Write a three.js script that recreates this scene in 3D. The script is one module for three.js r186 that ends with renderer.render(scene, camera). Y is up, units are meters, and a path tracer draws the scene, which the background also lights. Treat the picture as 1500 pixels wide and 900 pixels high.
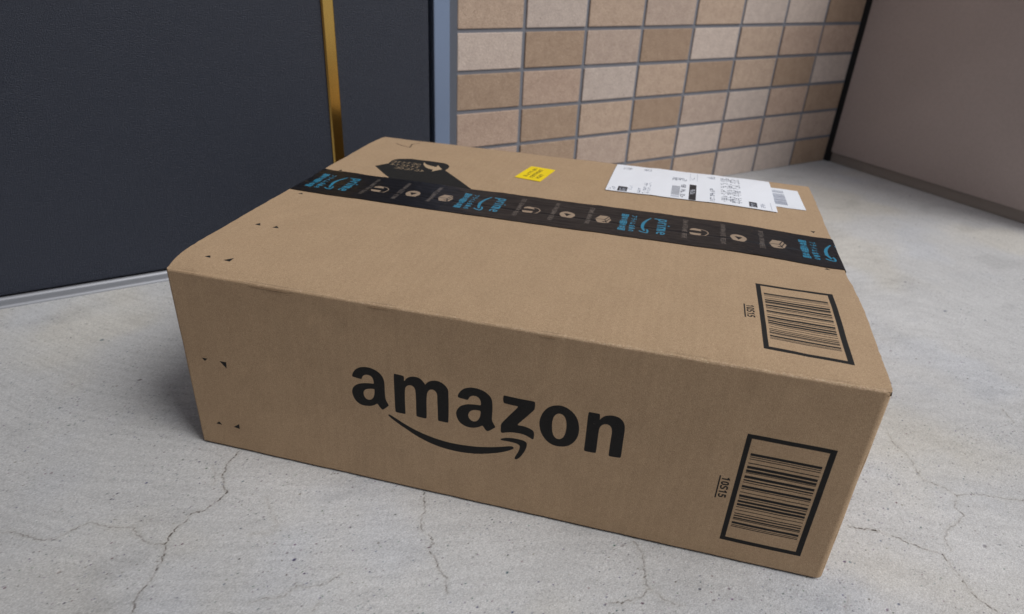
import * as THREE from 'three';
import { mergeGeometries } from 'three/addons/utils/BufferGeometryUtils.js';
import { createNoise2D } from 'simplex-noise';

// ------------------------------------------------------------------ camera, sky, sun, exposure
const scene = new THREE.Scene();
const camera = new THREE.PerspectiveCamera(48.961, 1024 / 614, 0.02, 400);
const camPos = new THREE.Vector3(-0.49151, 0.35424, 0.81459);
camera.position.copy(camPos);
camera.up.set(0.20426, 0.87636, -0.43621);
camera.lookAt(camPos.x + 0.455052, camPos.y - 0.479535, camPos.z - 0.750316);
camera.focus = 0.45;
camera.userData.fStop = 9;
scene.add(camera);

const SKY = 0.42;
const sunDir = new THREE.Vector3(0.34, 0.74, 0.58).normalize();
{ // overcast sky: brighter towards the zenith and softly around the veiled sun
  const w = 128, h = 64, d = new Float32Array(w * h * 4), v = new THREE.Vector3();
  for (let j = 0; j < h; j++) for (let i = 0; i < w; i++) {
    const el = ((j + 0.5) / h - 0.5) * Math.PI, az = ((i + 0.5) / w - 0.5) * 2 * Math.PI;
    v.set(Math.cos(az) * Math.cos(el), Math.sin(el), Math.sin(az) * Math.cos(el));
    let L = el > 0 ? (1 + 2 * Math.sin(el)) / 3 : 1 / 3;
    L *= 1 + 0.5 * Math.pow(Math.max(0, v.dot(sunDir)), 6);
    const k = (j * w + i) * 4;
    d[k] = 0.92 * L * SKY; d[k + 1] = 0.985 * L * SKY; d[k + 2] = 1.10 * L * SKY; d[k + 3] = 1;
  }
  const sky = new THREE.DataTexture(d, w, h, THREE.RGBAFormat, THREE.FloatType);
  sky.mapping = THREE.EquirectangularReflectionMapping;
  sky.magFilter = THREE.LinearFilter; sky.needsUpdate = true;
  scene.background = sky; scene.environment = sky;
}
const sun = new THREE.DirectionalLight(new THREE.Color(1, 0.98, 0.95), 1.5);
sun.position.copy(sunDir).multiplyScalar(6); sun.target.position.set(0, 0, 0.2);
sun.castShadow = true; sun.shadow.radius = 60; sun.shadow.mapSize.set(2048, 2048);
Object.assign(sun.shadow.camera, { left: -2, right: 2, top: 2, bottom: -2, near: 0.5, far: 14 });
scene.add(sun, sun.target);

const renderer = new THREE.WebGLRenderer({ antialias: true });
renderer.setSize(1024, 614);
renderer.shadowMap.enabled = true;
renderer.toneMapping = THREE.LinearToneMapping;
renderer.toneMappingExposure = 1.55;

// ------------------------------------------------------------------ helpers
function rng(a) { return () => { a |= 0; a = a + 0x6D2B79F5 | 0; let t = Math.imul(a ^ a >>> 15, 1 | a); t = t + Math.imul(t ^ t >>> 7, 61 | t) ^ t; return ((t ^ t >>> 14) >>> 0) / 4294967296; }; }
const n2 = createNoise2D(rng(11)), n2b = createNoise2D(rng(29));
const fbm = (x, y, o = 4) => { let s = 0, a = 0.5, f = 1; for (let i = 0; i < o; i++) { s += a * n2(x * f, y * f); a *= 0.5; f *= 2.07; } return s; };
const smooth = (x, a, b) => { const t = Math.min(1, Math.max(0, (x - a) / (b - a))); return t * t * (3 - 2 * t); };
const canvas = (w, h) => { const c = document.createElement('canvas'); c.width = w; c.height = h; return c; };
function canvasMap(c) { const t = new THREE.CanvasTexture(c); t.colorSpace = THREE.SRGBColorSpace; t.magFilter = THREE.LinearFilter; t.anisotropy = 8; return t; }
function heightMap(w, h, f, repeat = true) {
  const d = new Uint8Array(w * h * 4);
  for (let j = 0; j < h; j++) for (let i = 0; i < w; i++) { const v = Math.max(0, Math.min(255, 255 * f(i, j))), k = (j * w + i) * 4; d[k] = d[k + 1] = d[k + 2] = v; d[k + 3] = 255; }
  const t = new THREE.DataTexture(d, w, h); t.magFilter = THREE.LinearFilter; t.minFilter = THREE.LinearMipmapLinearFilter; t.generateMipmaps = true;
  if (repeat) t.wrapS = t.wrapT = THREE.RepeatWrapping;
  t.needsUpdate = true; return t;
}
const used = {};
function numbered(n) { const k = used[n] = (used[n] ?? -1) + 1; return k ? n + '_' + String(k).padStart(3, '0') : n; }
function mesh(name, geometry, material, parent) { const m = new THREE.Mesh(geometry, material); m.name = name; m.castShadow = m.receiveShadow = true; parent.add(m); return m; }
function thing(name, label, category, pos = [0, 0, 0], turn = 0) {
  const g = new THREE.Group(); g.name = numbered(name); g.position.set(...pos); g.rotation.y = turn;
  g.userData = { label, category }; scene.add(g); return g;
}
// a bevelled block from (x0,y0,z0) to (x1,y1,z1), uv in metres on the faces
function block(x0, x1, y0, y1, z0, z1, b = 0.0006, seg = 1) {
  const s = new THREE.Shape(), w = x1 - x0 - 2 * b, h = y1 - y0 - 2 * b;
  s.moveTo(0, 0); s.lineTo(w, 0); s.lineTo(w, h); s.lineTo(0, h); s.closePath();
  const g = new THREE.ExtrudeGeometry(s, { depth: z1 - z0 - 2 * b, bevelEnabled: b > 0, bevelSize: b, bevelThickness: b, bevelSegments: seg });
  g.translate(x0 + b, y0 + b, z0 + b); return g;
}
// a sheet with thickness: f(i/nu, j/nv) gives the outer surface, uvf its texture place
function shell(us, vs, f, thick, uvf, flip = false) {
  const nu = us.length, nv = vs.length, P = [], N = [], e = 1e-4, A = new THREE.Vector3(), B = new THREE.Vector3();
  for (let j = 0; j < nv; j++) for (let i = 0; i < nu; i++) {
    const p = f(us[i], vs[j]); P.push(p);
    const i0 = f(us[i] - e, vs[j]), i1 = f(us[i] + e, vs[j]), j0 = f(us[i], vs[j] - e), j1 = f(us[i], vs[j] + e);
    N.push(A.subVectors(i1, i0).cross(B.subVectors(j1, j0)).normalize().clone().multiplyScalar(flip ? -1 : 1));
  }
  const pos = [], nor = [], uv = [], idx = [];
  const add = (p, n, t) => { pos.push(p.x, p.y, p.z); nor.push(n.x, n.y, n.z); uv.push(t[0], t[1]); return pos.length / 3 - 1; };
  const Q = P.map((p, k) => p.clone().addScaledVector(N[k], -thick));
  const T = []; for (let j = 0; j < nv; j++) for (let i = 0; i < nu; i++) T.push(uvf(us[i], vs[j], P[j * nu + i]));
  const quad = (a, b, c, d, rev) => rev ? idx.push(a, c, b, a, d, c) : idx.push(a, b, c, a, c, d);
  for (const [S, sg] of [[P, 1], [Q, -1]]) {
    const base = pos.length / 3;
    S.forEach((p, k) => add(p, N[k].clone().multiplyScalar(sg), T[k]));
    for (let j = 0; j + 1 < nv; j++) for (let i = 0; i + 1 < nu; i++) { const a = base + j * nu + i; quad(a, a + 1, a + nu + 1, a + nu, (sg < 0) !== flip); }
  }
  const ring = [];
  for (let i = 0; i + 1 < nu; i++) ring.push([i, i + 1]);
  for (let j = 0; j + 1 < nv; j++) ring.push([j * nu + nu - 1, (j + 1) * nu + nu - 1]);
  for (let i = nu - 1; i > 0; i--) ring.push([(nv - 1) * nu + i, (nv - 1) * nu + i - 1]);
  for (let j = nv - 1; j > 0; j--) ring.push([j * nu, (j - 1) * nu]);
  for (const [a, b] of ring) {
    const n = new THREE.Vector3().subVectors(P[b], P[a]).cross(N[a]).normalize().multiplyScalar(flip ? -1 : 1);
    const k = add(P[a], n, T[a]); add(P[b], n, T[b]); add(Q[b], n, T[b]); add(Q[a], n, T[a]);
    quad(k, k + 1, k + 2, k + 3, !flip);
  }
  const g = new THREE.BufferGeometry();
  g.setAttribute('position', new THREE.Float32BufferAttribute(pos, 3)); g.setAttribute('normal', new THREE.Float32BufferAttribute(nor, 3));
  g.setAttribute('uv', new THREE.Float32BufferAttribute(uv, 2)); g.setIndex(idx); return g;
}
const lin = (a, b, n) => Array.from({ length: n + 1 }, (_, i) => a + (b - a) * i / n);

// ------------------------------------------------------------------ the floor
const FX = -0.76, FZ = -0.03, FS = 1.48, FD = 1.08, FN = 2048;
const CRACKS = [
  [1.1,-541,488,-538,478,-536,474,-532,471,-527,463,-522,456,-519,442,-516,437,-511,431,-505,428,-501,422,-492,423,-486,419,-476,412,-477,406,-476,393,-470,381,-460,371],
  [0.5,-483,400,-480,388,-480,378],
  [0.75,-519,442,-528,437,-533,427,-536,417,-550,410,-556,403,-560,400,-567,401,-580,406,-588,402,-595,396,-603,387,-611,383,-630,369],
  [0.6,-480,512,-470,514,-461,517,-453,513,-445,518,-438,520,-426,517],
  [0.5,-449,535,-444,531],
  [0.35,-453,430,-453,447,-451,457,-456,464,-469,459],
  [0.8,-352,474,-357,489,-365,500,-368,509],
  [0.9,-365,513,-365,522,-370,523,-369,531,-371,543,-369,550,-373,558,-373,561],
  [0.8,-245,582,-246,592,-254,605,-259,612,-260,617,-270,619,-281,617,-288,613],
  [0.6,-260,617,-257,628,-250,636],
  [1.1,-100,643,-88,652,-78,665,-74,673,-71,680,-63,689,-68,698,-71,707,-77,714,-78,724,-77,732],
  [0.75,24,590,16,601,13,613,8,623,0,631,-4,639,2,650,3,661,19,668,34,681,45,688],
  [0.7,3,661,-11,667,-13,676,-37,678,-47,681,-55,690],
  [0.7,153,617,141,633],
  [0.4,-151,680,-163,687]];   // millimetres, x and z on the floor
function concretePixels(img, n, size, ox, oz, seed, deep = size) {
  const r = rng(seed), D = img.data;
  for (let j = 0; j < n; j++) for (let i = 0; i < n; i++) {
    const x = ox + size * i / n, z = oz + deep * j / n;
    const cloud = fbm(x * 2.6 + seed, z * 2.6, 4), a = 0.35 * n2b(x * 1.3, z * 1.3);
    const c = Math.cos(0.5 + a), s = Math.sin(0.5 + a);
    const trowel = n2(( x * c + z * s) * 14 + 40, (-x * s + z * c) * 90) * 0.6 + n2b((x * c + z * s) * 34, (-x * s + z * c) * 230) * 0.4;
    const warm = smooth(fbm(x * 3.1 + 70, z * 3.1 + 9, 3), 0.05, 0.5), cool = smooth(fbm(x * 4.3 + 17, z * 4.3 + 41, 3), 0.1, 0.5);
    const smudge = smooth(fbm(x * 5 + 5, z * 9 + 77, 4), 0.22, 0.55);
    const grain = (r() + r() + r() - 1.5) * 17, mid = n2b(x * 420, z * 420) * 4 + n2(x * 160, z * 160) * 3;
    const b = 183 + cloud * 11 + trowel * 6.5 + grain + mid - 9 * smudge;
    const k = (j * n + i) * 4;
    D[k] = b + 2 + 2 * warm - 2 * cool; D[k + 1] = b + 1.5 - 0.5 * warm - 0.5 * cool; D[k + 2] = b + 1.5 - 6 * warm + 2.5 * cool; D[k + 3] = 255;
  }
}
const floorCanvas = canvas(FN, FN), fc = floorCanvas.getContext('2d');
const floorBump = canvas(FN, FN), fb = floorBump.getContext('2d');
{
  const img = fc.createImageData(FN, FN); concretePixels(img, FN, FS, FX, FZ, 5, FD); fc.putImageData(img, 0, 0);
  const r = rng(77);
  fb.fillStyle = '#c8c8c8'; fb.fillRect(0, 0, FN, FN);
  const bi = fb.getImageData(0, 0, FN, FN);
  for (let k = 0; k < FN * FN; k++) { const v = 185 + (r() - 0.5) * 60 + 14 * n2((k % FN) * 0.08, Math.floor(k / FN) * 0.08); bi.data[4 * k] = bi.data[4 * k + 1] = bi.data[4 * k + 2] = v; }
  fb.putImageData(bi, 0, 0);
  const X = mm => (mm / 1000 - FX) / FS * FN, Y = mm => (mm / 1000 - FZ) / FD * FN;
  // pits and dark grit, in loose clusters
  for (let k = 0; k < 110000; k++) {
    const x = r() * FN, y = r() * FN, dens = 0.5 + n2(x * 0.006, y * 0.006) * 0.5 + 0.3 * n2b(x * 0.03, y * 0.03);
    if (r() > dens * 0.8) continue;
    const big = r(), s = big > 0.9965 ? 1.3 + r() * 1.0 : big > 0.93 ? 0.6 + r() * 0.55 : 0.3 + r() * 0.45;
    fc.fillStyle = `rgba(${40 + 40 * r() | 0},${40 + 38 * r() | 0},${46 + 40 * r() | 0},${0.2 + 0.65 * r()})`;
    fc.beginPath(); fc.ellipse(x, y, s, s * (0.8 + 0.7 * r()), r() * 3, 0, 7); fc.fill();
    if (s > 0.7) { fb.fillStyle = 'rgba(40,40,40,.7)'; fb.beginPath(); fb.arc(x, y, s, 0, 7); fb.fill(); }
  }
  // short drag scratches of the trowel
  for (let k = 0; k < 2600; k++) {
    const x = r() * FN, y = r() * FN, l = 6 + 26 * r(), an = 0.45 + (r() - 0.5) * 0.7;
    fc.strokeStyle = r() < 0.6 ? `rgba(105,104,108,${0.05 + 0.10 * r()})` : `rgba(215,214,214,${0.05 + 0.09 * r()})`; fc.lineWidth = 0.5 + r();
    fc.beginPath(); fc.moveTo(x, y); fc.lineTo(x + l * Math.cos(an), y + l * Math.sin(an)); fc.stroke();
  }
  // hairline cracks with a faint brown edge of dirt
  const jag = pts => { const o = []; for (let i = 0; i + 1 < pts.length; i++) { const [a, b] = [pts[i], pts[i + 1]], n = Math.max(2, Math.round(Math.hypot(b[0] - a[0], b[1] - a[1]) / 1.6)); for (let k = 0; k < n; k++) o.push([a[0] + (b[0] - a[0]) * k / n + (k ? (r() - 0.5) * 1.7 : 0), a[1] + (b[1] - a[1]) * k / n + (k ? (r() - 0.5) * 1.7 : 0)]); } o.push(pts.at(-1)); return o; };
  CRACKS.forEach(([wt, ...flat]) => {
    const raw = []; for (let i = 0; i < flat.length; i += 2) raw.push([flat[i], flat[i + 1]]);
    const p = jag(raw);
    for (const [wid, col] of [[8, 'rgba(140,124,104,.035)'], [3, 'rgba(130,115,98,.05)']]) {
      fc.strokeStyle = col; fc.lineWidth = wid; fc.lineJoin = fc.lineCap = 'round'; fc.beginPath(); p.forEach((q, i) => i ? fc.lineTo(X(q[0]), Y(q[1])) : fc.moveTo(X(q[0]), Y(q[1]))); fc.stroke();
    }
    for (let i = 0; i + 1 < p.length; i++) {
      const w = wt * (0.3 + 0.95 * r() * r()), al = (r() < 0.2 ? 0.1 : 0.3 + 0.65 * r()) * Math.min(1, wt + 0.1);
      for (const [g, st] of [[fc, `rgba(50,43,36,${al})`], [fb, `rgba(0,0,0,${al})`]]) { g.strokeStyle = st; g.lineWidth = w * 1.25; g.lineCap = 'round'; g.beginPath(); g.moveTo(X(p[i][0]), Y(p[i][1])); g.lineTo(X(p[i + 1][0]), Y(p[i + 1][1])); g.stroke(); }
    }
  });
}
const floorMap = canvasMap(floorCanvas), floorHeight = new THREE.CanvasTexture(floorBump);
floorHeight.magFilter = THREE.LinearFilter;
const floorMat = new THREE.MeshStandardMaterial({ map: floorMap, bumpMap: floorHeight, bumpScale: 0.0007, roughness: 0.86 });
{
  const g = new THREE.BoxGeometry(FS, 0.05, FD); g.translate(FX + FS / 2, -0.025, FZ + FD / 2);
  const p = g.attributes.position, u = g.attributes.uv;
  for (let i = 0; i < p.count; i++) u.setXY(i, (p.getX(i) - FX) / FS, 1 - (p.getZ(i) - FZ) / FD);
  const m = mesh('floor', g, floorMat, scene); m.userData = { kind: 'structure', label: 'pale grey trowelled concrete floor with hairline cracks', category: 'floor' };
  // the same concrete going on around it, a few millimetres lower
  const c = canvas(512, 512), q = c.getContext('2d'), im = q.createImageData(512, 512); concretePixels(im, 512, 0.8, 3, 3, 9); q.putImageData(im, 0, 0);
  const t = canvasMap(c); t.wrapS = t.wrapT = THREE.MirroredRepeatWrapping; t.repeat.set(375, 375);
  const gg = new THREE.PlaneGeometry(300, 300); gg.rotateX(-Math.PI / 2); gg.translate(0, -0.004, 0);
  const gm = mesh('ground', gg, new THREE.MeshStandardMaterial({ map: t, roughness: 0.9 }), scene); gm.userData = { kind: 'structure', label: 'grey concrete ground around the doorstep', category: 'ground' };
}

// ------------------------------------------------------------------ the tiled wall
function stoneTile(seed, base) {
  const n = 256, c = canvas(n, n / 2), q = c.getContext('2d'), im = q.createImageData(n, n / 2), r = rng(seed);
  for (let j = 0; j < n / 2; j++) for (let i = 0; i < n; i++) {
    const m = fbm(i * 0.018 + seed * 3, j * 0.018, 3) * 9 + n2b(i * 0.22 + seed, j * 0.22) * 9, gr = (r() + r() - 1) * 30, k = (j * n + i) * 4;
    im.data[k] = base[0] + m + gr; im.data[k + 1] = base[1] + m + gr; im.data[k + 2] = base[2] + m * 0.9 + gr; im.data[k + 3] = 255;
  }
  q.putImageData(im, 0, 0);
  for (let k = 0; k < 150; k++) { q.fillStyle = r() < 0.75 ? `rgba(92,70,54,${0.2 + 0.4 * r()})` : `rgba(225,212,200,${0.2 + 0.3 * r()})`; q.beginPath(); q.ellipse(r() * n, r() * n / 2, 0.6 + 1.3 * r() * r(), 0.5 + r(), r() * 3, 0, 7); q.fill(); }
  const t = canvasMap(c); t.wrapS = t.wrapT = THREE.RepeatWrapping; return t;
}
const tileBump = heightMap(256, 128, (i, j) => 0.5 + 0.25 * n2(i * 0.35, j * 0.35) + 0.2 * n2b(i * 0.11, j * 0.11));
const TONE = { L: [[194, 178, 167], [188, 173, 163]], M: [[181, 158, 139], [177, 153, 136], [178, 158, 144]], D: [[158, 134, 113], [164, 140, 119]] };
const tileMats = {}; let ts = 3;
for (const k in TONE) tileMats[k] = TONE[k].map(b => new THREE.MeshStandardMaterial({ map: stoneTile(ts++, b), bumpMap: tileBump, bumpScale: 0.0004, roughness: 0.82 }));
const groutMat = new THREE.MeshStandardMaterial({ color: new THREE.Color().setRGB(0.185, 0.193, 0.222), roughness: 0.95, bumpMap: heightMap(128, 128, () => 0.5, true), bumpScale: 0 });
const PX = 0.1, PY = 0.0503, TW = 0.0945, TH = 0.0452;
const tileGeos = [0, 1, 2].map(v => {
  const g = block(-TW / 2, TW / 2, -TH / 2, TH / 2, -0.008, 0, 0.0008, 2), p = g.attributes.position, u = g.attributes.uv;
  for (let i = 0; i < p.count; i++) u.setXY(i, p.getX(i) / 0.12 + 0.5 + 0.3 * v, p.getY(i) / 0.06 + 0.5 + 0.2 * v);
  return g;
});
// tone of each tile from the floor upwards, columns from the door frame to the corner
const PATTERN = ['MDMDMLLD', 'MDMMLMMM', 'MDMDMLMD', 'DMLMDMDL', 'LDMDLMMM', 'MLMMMLLD', 'DMMLDMLM', 'MDLMMDMM', 'LMDMLMDM', 'MMMDMLMD'];
function tiledWall(label, x0, cols, rows, singleRows, seed, zTop) {
  const w = thing('tiled_wall', label, 'wall', [x0, 0, 0]), r = rng(seed), rest = { L: [], M: [], D: [] };
  mesh('grout', block(-0.003, cols * PX + 0.0, -0.03, rows * PY + 0.002, -0.12, -0.0019, 0), groutMat, w);
  for (let j = 0; j < rows; j++) for (let i = 0; i < cols; i++) {
    const tone = j < PATTERN.length && singleRows ? PATTERN[j][i] : 'LMMDM'[Math.floor(r() * 5)], g = tileGeos[Math.floor(r() * 3)];
    const px = (i + 0.5) * PX, py = -0.0022 + (j + 0.5) * PY, pz = (r() - 0.5) * 0.0008;
    if (j < singleRows) {
      const m = mesh('tile', g, tileMats[tone][Math.floor(r() * tileMats[tone].length)], w);
      m.position.set(px, py, pz); m.rotation.set((r() - 0.5) * 0.008, (r() - 0.5) * 0.008, (r() - 0.5) * 0.004);
    } else { const c = g.clone(); c.translate(px, py, pz); rest[tone].push(c); }
  }
  for (const k in rest) if (rest[k].length) mesh('tile_field', mergeGeometries(rest[k]), tileMats[k][0], w).userData.kind = 'stuff';
  return w;
}
tiledWall('beige and tan stone tile wall with dark grey grout between the door frame and the brown panel', -0.1, 8, 46, 14, 41);

// ------------------------------------------------------------------ the door, its frame and threshold
const leather = heightMap(512, 512, (i, j) => {
  const a = n2(i * 0.13, j * 0.13), b = n2b(i * 0.27, j * 0.27); return 0.5 + 0.28 * a + 0.22 * b; });
leather.repeat.set(9, 9);
const doorColour = (() => {
  const n = 512, c = canvas(n, n), q = c.getContext('2d'), im = q.createImageData(n, n), r = rng(8);
  for (let k = 0; k < n * n; k++) { const i = k % n, j = k / n | 0, v = n2(i * 0.11, j * 0.11) * 6 + n2b(i * 0.23, j * 0.23) * 6 + (r() - 0.5) * 8; im.data[4 * k] = 43 + v; im.data[4 * k + 1] = 48 + v; im.data[4 * k + 2] = 61 + v; im.data[4 * k + 3] = 255; }
  q.putImageData(im, 0, 0); const t = canvasMap(c); t.wrapS = t.wrapT = THREE.RepeatWrapping; t.repeat.set(9, 9); return t;
})();
const doorMat = new THREE.MeshStandardMaterial({ map: doorColour, bumpMap: leather, bumpScale: 0.0009, roughness: 0.62 });
const goldMat = new THREE.MeshStandardMaterial({ color: new THREE.Color().setRGB(0.62, 0.40, 0.11), metalness: 1, roughness: 0.24 });
const steelMat = new THREE.MeshStandardMaterial({ color: new THREE.Color().setRGB(0.21, 0.275, 0.405), metalness: 0.25, roughness: 0.45 });
const darkRubber = new THREE.MeshStandardMaterial({ color: new THREE.Color().setRGB(0.012, 0.012, 0.014), roughness: 0.8 });
const sealMat = new THREE.MeshStandardMaterial({ color: new THREE.Color().setRGB(0.105, 0.115, 0.14), roughness: 0.75 });
const sillMat = new THREE.MeshStandardMaterial({ color: new THREE.Color().setRGB(0.36, 0.37, 0.40), metalness: 0.45, roughness: 0.5, bumpMap: heightMap(256, 64, (i, j) => 0.5 + 0.4 * n2(i * 0.02, j * 0.9)), bumpScale: 0.0001 });
const DR = -0.1455, DL = -0.945, DF = 0.020;
{
  const d = thing('entrance_door', 'dark slate blue entrance door with a vertical gold strip', 'door', [(DL + DR) / 2, 0, 0]);
  const cx = (DL + DR) / 2, leaf = block(DL - cx, DR - cx, 0.0043, 2.08, -0.02, DF, 0.0008, 2);
  mesh('door_leaf', leaf, doorMat, d);
  const s = new THREE.Shape([[-0.00675, 0], [-0.00675, 0.0012], [-0.0049, 0.0030], [0.0060, 0.0030], [0.00675, 0.0022], [0.00675, 0]].map(p => new THREE.Vector2(p[0], -p[1])));
  const st = new THREE.ExtrudeGeometry(s, { depth: 2.05, bevelEnabled: false }); st.rotateX(-Math.PI / 2);
  st.translate(-0.26525 - cx, 0.012, DF - 0.0001); mesh('gold_strip', st, goldMat, d).userData.label = 'narrow polished gold metal strip';

  const f = thing('door_frame', 'blue grey metal door frame with a low steel threshold beside the tiles', 'door frame', [cx, 0, 0]);
  const J = (a, b, y0, y1, z0, z1, m, n, bv = 0.0012) => mesh(n, block(a - cx, b - cx, y0, y1, z0, z1, bv, 2), m, f);
  J(-0.1385, -0.1172, -0.002, 2.13, -0.09, 0.020, steelMat, 'jamb');
  J(DL - 0.028, DL - 0.007, -0.002, 2.13, -0.09, 0.020, steelMat, 'jamb');
  J(DL - 0.007, -0.1385, 2.087, 2.13, -0.09, 0.020, steelMat, 'head_rail');
  J(-0.1472, -0.1385, 0.0032, 2.087, -0.04, -0.004, darkRubber, 'gasket', 0.0004);
  J(DL - 0.007, DL + 0.002, 0.0032, 2.087, -0.04, -0.004, darkRubber, 'gasket', 0.0004);
  J(-0.1172, -0.0985, -0.002, 2.13, -0.06, 0.0022, sealMat, 'sealant', 0.0006);
  J(DL - 0.047, DL - 0.028, -0.002, 2.13, -0.06, 0.0022, sealMat, 'sealant', 0.0006);
  // threshold: flat plate with a raised lip under the door and a turned front edge
  const pr = new THREE.Shape([[-0.06, -0.002], [0.0435, -0.002], [0.0435, 0.0012], [0.0418, 0.0026], [0.0395, 0.0030], [0.0375, 0.0022], [0.0270, 0.0022], [0.0258, 0.0038], [0.0236, 0.0042], [0.0218, 0.0034], [0.0214, 0.0012], [-0.06, 0.0012]].map(p => new THREE.Vector2(-p[0], p[1])));
  const sg = new THREE.ExtrudeGeometry(pr, { depth: -0.1392 - (DL - 0.0065), bevelEnabled: false }); sg.rotateY(Math.PI / 2); sg.translate(DL - 0.0065 - cx, 0, 0);
  mesh('threshold', sg, sillMat, f).userData.label = 'low brushed steel threshold';
}

// ------------------------------------------------------------------ the brown panel on the right
{
  const w = thing('partition_panel', 'smooth grey brown partition panel standing just clear of the floor', 'panel', [0.70, 0, 0]);
  const c = canvas(512, 512), q = c.getContext('2d'), im = q.createImageData(512, 512), r = rng(61);
  for (let k = 0; k < 512 * 512; k++) { const i = k % 512, j = k / 512 | 0, v = fbm(i * 0.008, j * 0.008, 3) * 5 + (r() - 0.5) * 7; im.data[4 * k] = 178 + v; im.data[4 * k + 1] = 166 + v; im.data[4 * k + 2] = 163 + v; im.data[4 * k + 3] = 255; }
  q.putImageData(im, 0, 0); const t = canvasMap(c); t.wrapS = t.wrapT = THREE.RepeatWrapping;
  mesh('board', block(0.0, 0.035, 0.0195, 0.62, 0.0100, 0.44, 0.0012, 2), new THREE.MeshStandardMaterial({ map: t, roughness: 0.55, bumpMap: tileBump, bumpScale: 0.00008 }), w);
  mesh('corner_gasket', block(0.0015, 0.03, 0.0, 0.62, -0.06, 0.0097, 0.0006), darkRubber, w).userData.label = 'black gasket in the corner beside the tiles';
  mesh('base_rail', block(0.005, 0.03, 0.0005, 0.0192, 0.0100, 0.44, 0.0006), new THREE.MeshStandardMaterial({ color: new THREE.Color().setRGB(0.34, 0.31, 0.29), roughness: 0.8 }), w).userData.label = 'dark recessed rail under the board';
}

{ // added wall for shading, out of view on the hinge side: it keeps the sky off that end of the floor
  const w = thing('added_side_wall', 'tall plain grey brown wall added out of view on the hinge side to block sky light', 'wall', [DL - 0.05, 0, 0]);
  mesh('board', block(-0.12, 0.0, -0.002, 3.0, -0.12, 1.395, 0.002, 2), new THREE.MeshStandardMaterial({ color: new THREE.Color().setRGB(0.25, 0.21, 0.205), roughness: 0.7 }), w);
  const p = thing('added_sky_blocker', 'broad grey brown unseen pillar facing the entrance door', 'sky_blocker', [-0.70, 0, 1.6]);  // unseen block added behind the camera to dim the box front
  mesh('blocker_body', block(-0.42, 0.42, -0.002, 3.0, -0.2, 0.2, 0.004, 2), new THREE.MeshStandardMaterial({ color: new THREE.Color().setRGB(0.25, 0.21, 0.205), roughness: 0.7 }), p);
}

// ------------------------------------------------------------------ the cardboard box
const BW = 0.4549, BD = 0.3685, BH = 0.14903, CT = 0.003;
const parcel = thing('cardboard_box', 'brown corrugated cardboard parcel with black printed logo and black tape on the concrete floor', 'box', [-0.48246, 0, 0.34732], -0.7734);
function kraft(w, h, mmw, seed) {
  const c = canvas(w, h), q = c.getContext('2d'), im = q.createImageData(w, h), r = rng(seed), mm = mmw / w;
  for (let j = 0; j < h; j++) for (let i = 0; i < w; i++) {
    const x = i * mm, y = j * mm, k = (j * w + i) * 4;
    const m = fbm(x * 0.02 + seed, y * 0.02, 3) * 2.6 + n2b(x * 0.3 + seed, y * 0.2) * 2.4 + n2(x * 0.75, y * 0.75 + seed) * 6 + n2b(x * 1.6, y * 1.6 + seed) * 3.4 + 0.55 * Math.sin(x * 0.9 + 0.6 * n2(x * 0.05, y * 0.02)), g = (r() + r() - 1) * 20;
    im.data[k] = 173 + m + g; im.data[k + 1] = 146 + m + g; im.data[k + 2] = 116 + m * 0.9 + g; im.data[k + 3] = 255;
  }
  q.putImageData(im, 0, 0);
  const nf = w * h / 60;
  for (let k = 0; k < nf; k++) {
    const x = r() * w, y = r() * h, a = r() * 6.3, l = (0.4 + 1.6 * r()) / mm;
    q.strokeStyle = r() < 0.55 ? `rgba(112,86,60,${0.08 + 0.2 * r()})` : `rgba(208,184,152,${0.08 + 0.2 * r()})`; q.lineWidth = (0.10 + 0.18 * r()) / mm;
    q.beginPath(); q.moveTo(x, y); q.quadraticCurveTo(x + l * Math.cos(a), y + l * Math.sin(a), x + l * Math.cos(a + 0.4), y + l * Math.sin(a + 0.4)); q.stroke();
  }
  for (let k = 0; k < w * h / 7000; k++) { q.fillStyle = r() < 0.7 ? `rgba(70,50,36,${0.25 + 0.45 * r()})` : `rgba(226,206,178,${0.3 + 0.4 * r()})`; q.beginPath(); q.ellipse(r() * w, r() * h, (0.1 + 0.32 * r() * r()) / mm, (0.1 + 0.2 * r() * r()) / mm, r() * 3, 0, 7); q.fill(); }
  return c;
}
const kraftBump = heightMap(512, 512, (i, j) => 0.5 + 0.075 * Math.sin(i / 512 * 2 * Math.PI * 8) + 0.2 * n2(i * 0.22, j * 0.09) + 0.16 * n2b(i * 0.6, j * 0.6));
function kraftMat(c, wm, hm) {
  const b = kraftBump.clone(); b.repeat.set(wm / 0.058, hm / 0.058); b.needsUpdate = true;
  return new THREE.MeshStandardMaterial({ map: canvasMap(c), bumpMap: b, bumpScale: 0.00022, roughness: 0.88 });
}
const INK = 'rgba(12,11,11,0.98)';
const curve = (q, pts, X, Y) => { const n = pts.length, M = (a, b) => [(a[0] + b[0]) / 2, (a[1] + b[1]) / 2]; const s = M(pts[n - 1], pts[0]); q.moveTo(X(s[0]), Y(s[1])); for (let i = 0; i < n; i++) { const e = M(pts[i], pts[(i + 1) % n]); q.quadraticCurveTo(X(pts[i][0]), Y(pts[i][1]), X(e[0]), Y(e[1])); } q.closePath(); };
const poly = (q, pts, X, Y) => { pts.forEach((p, i) => i ? q.lineTo(X(p[0]), Y(p[1])) : q.moveTo(X(p[0]), Y(p[1]))); q.closePath(); };
const pairs = a => { const o = []; for (let i = 0; i < a.length; i += 2) o.push([a[i], a[i + 1]]); return o; };
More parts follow.
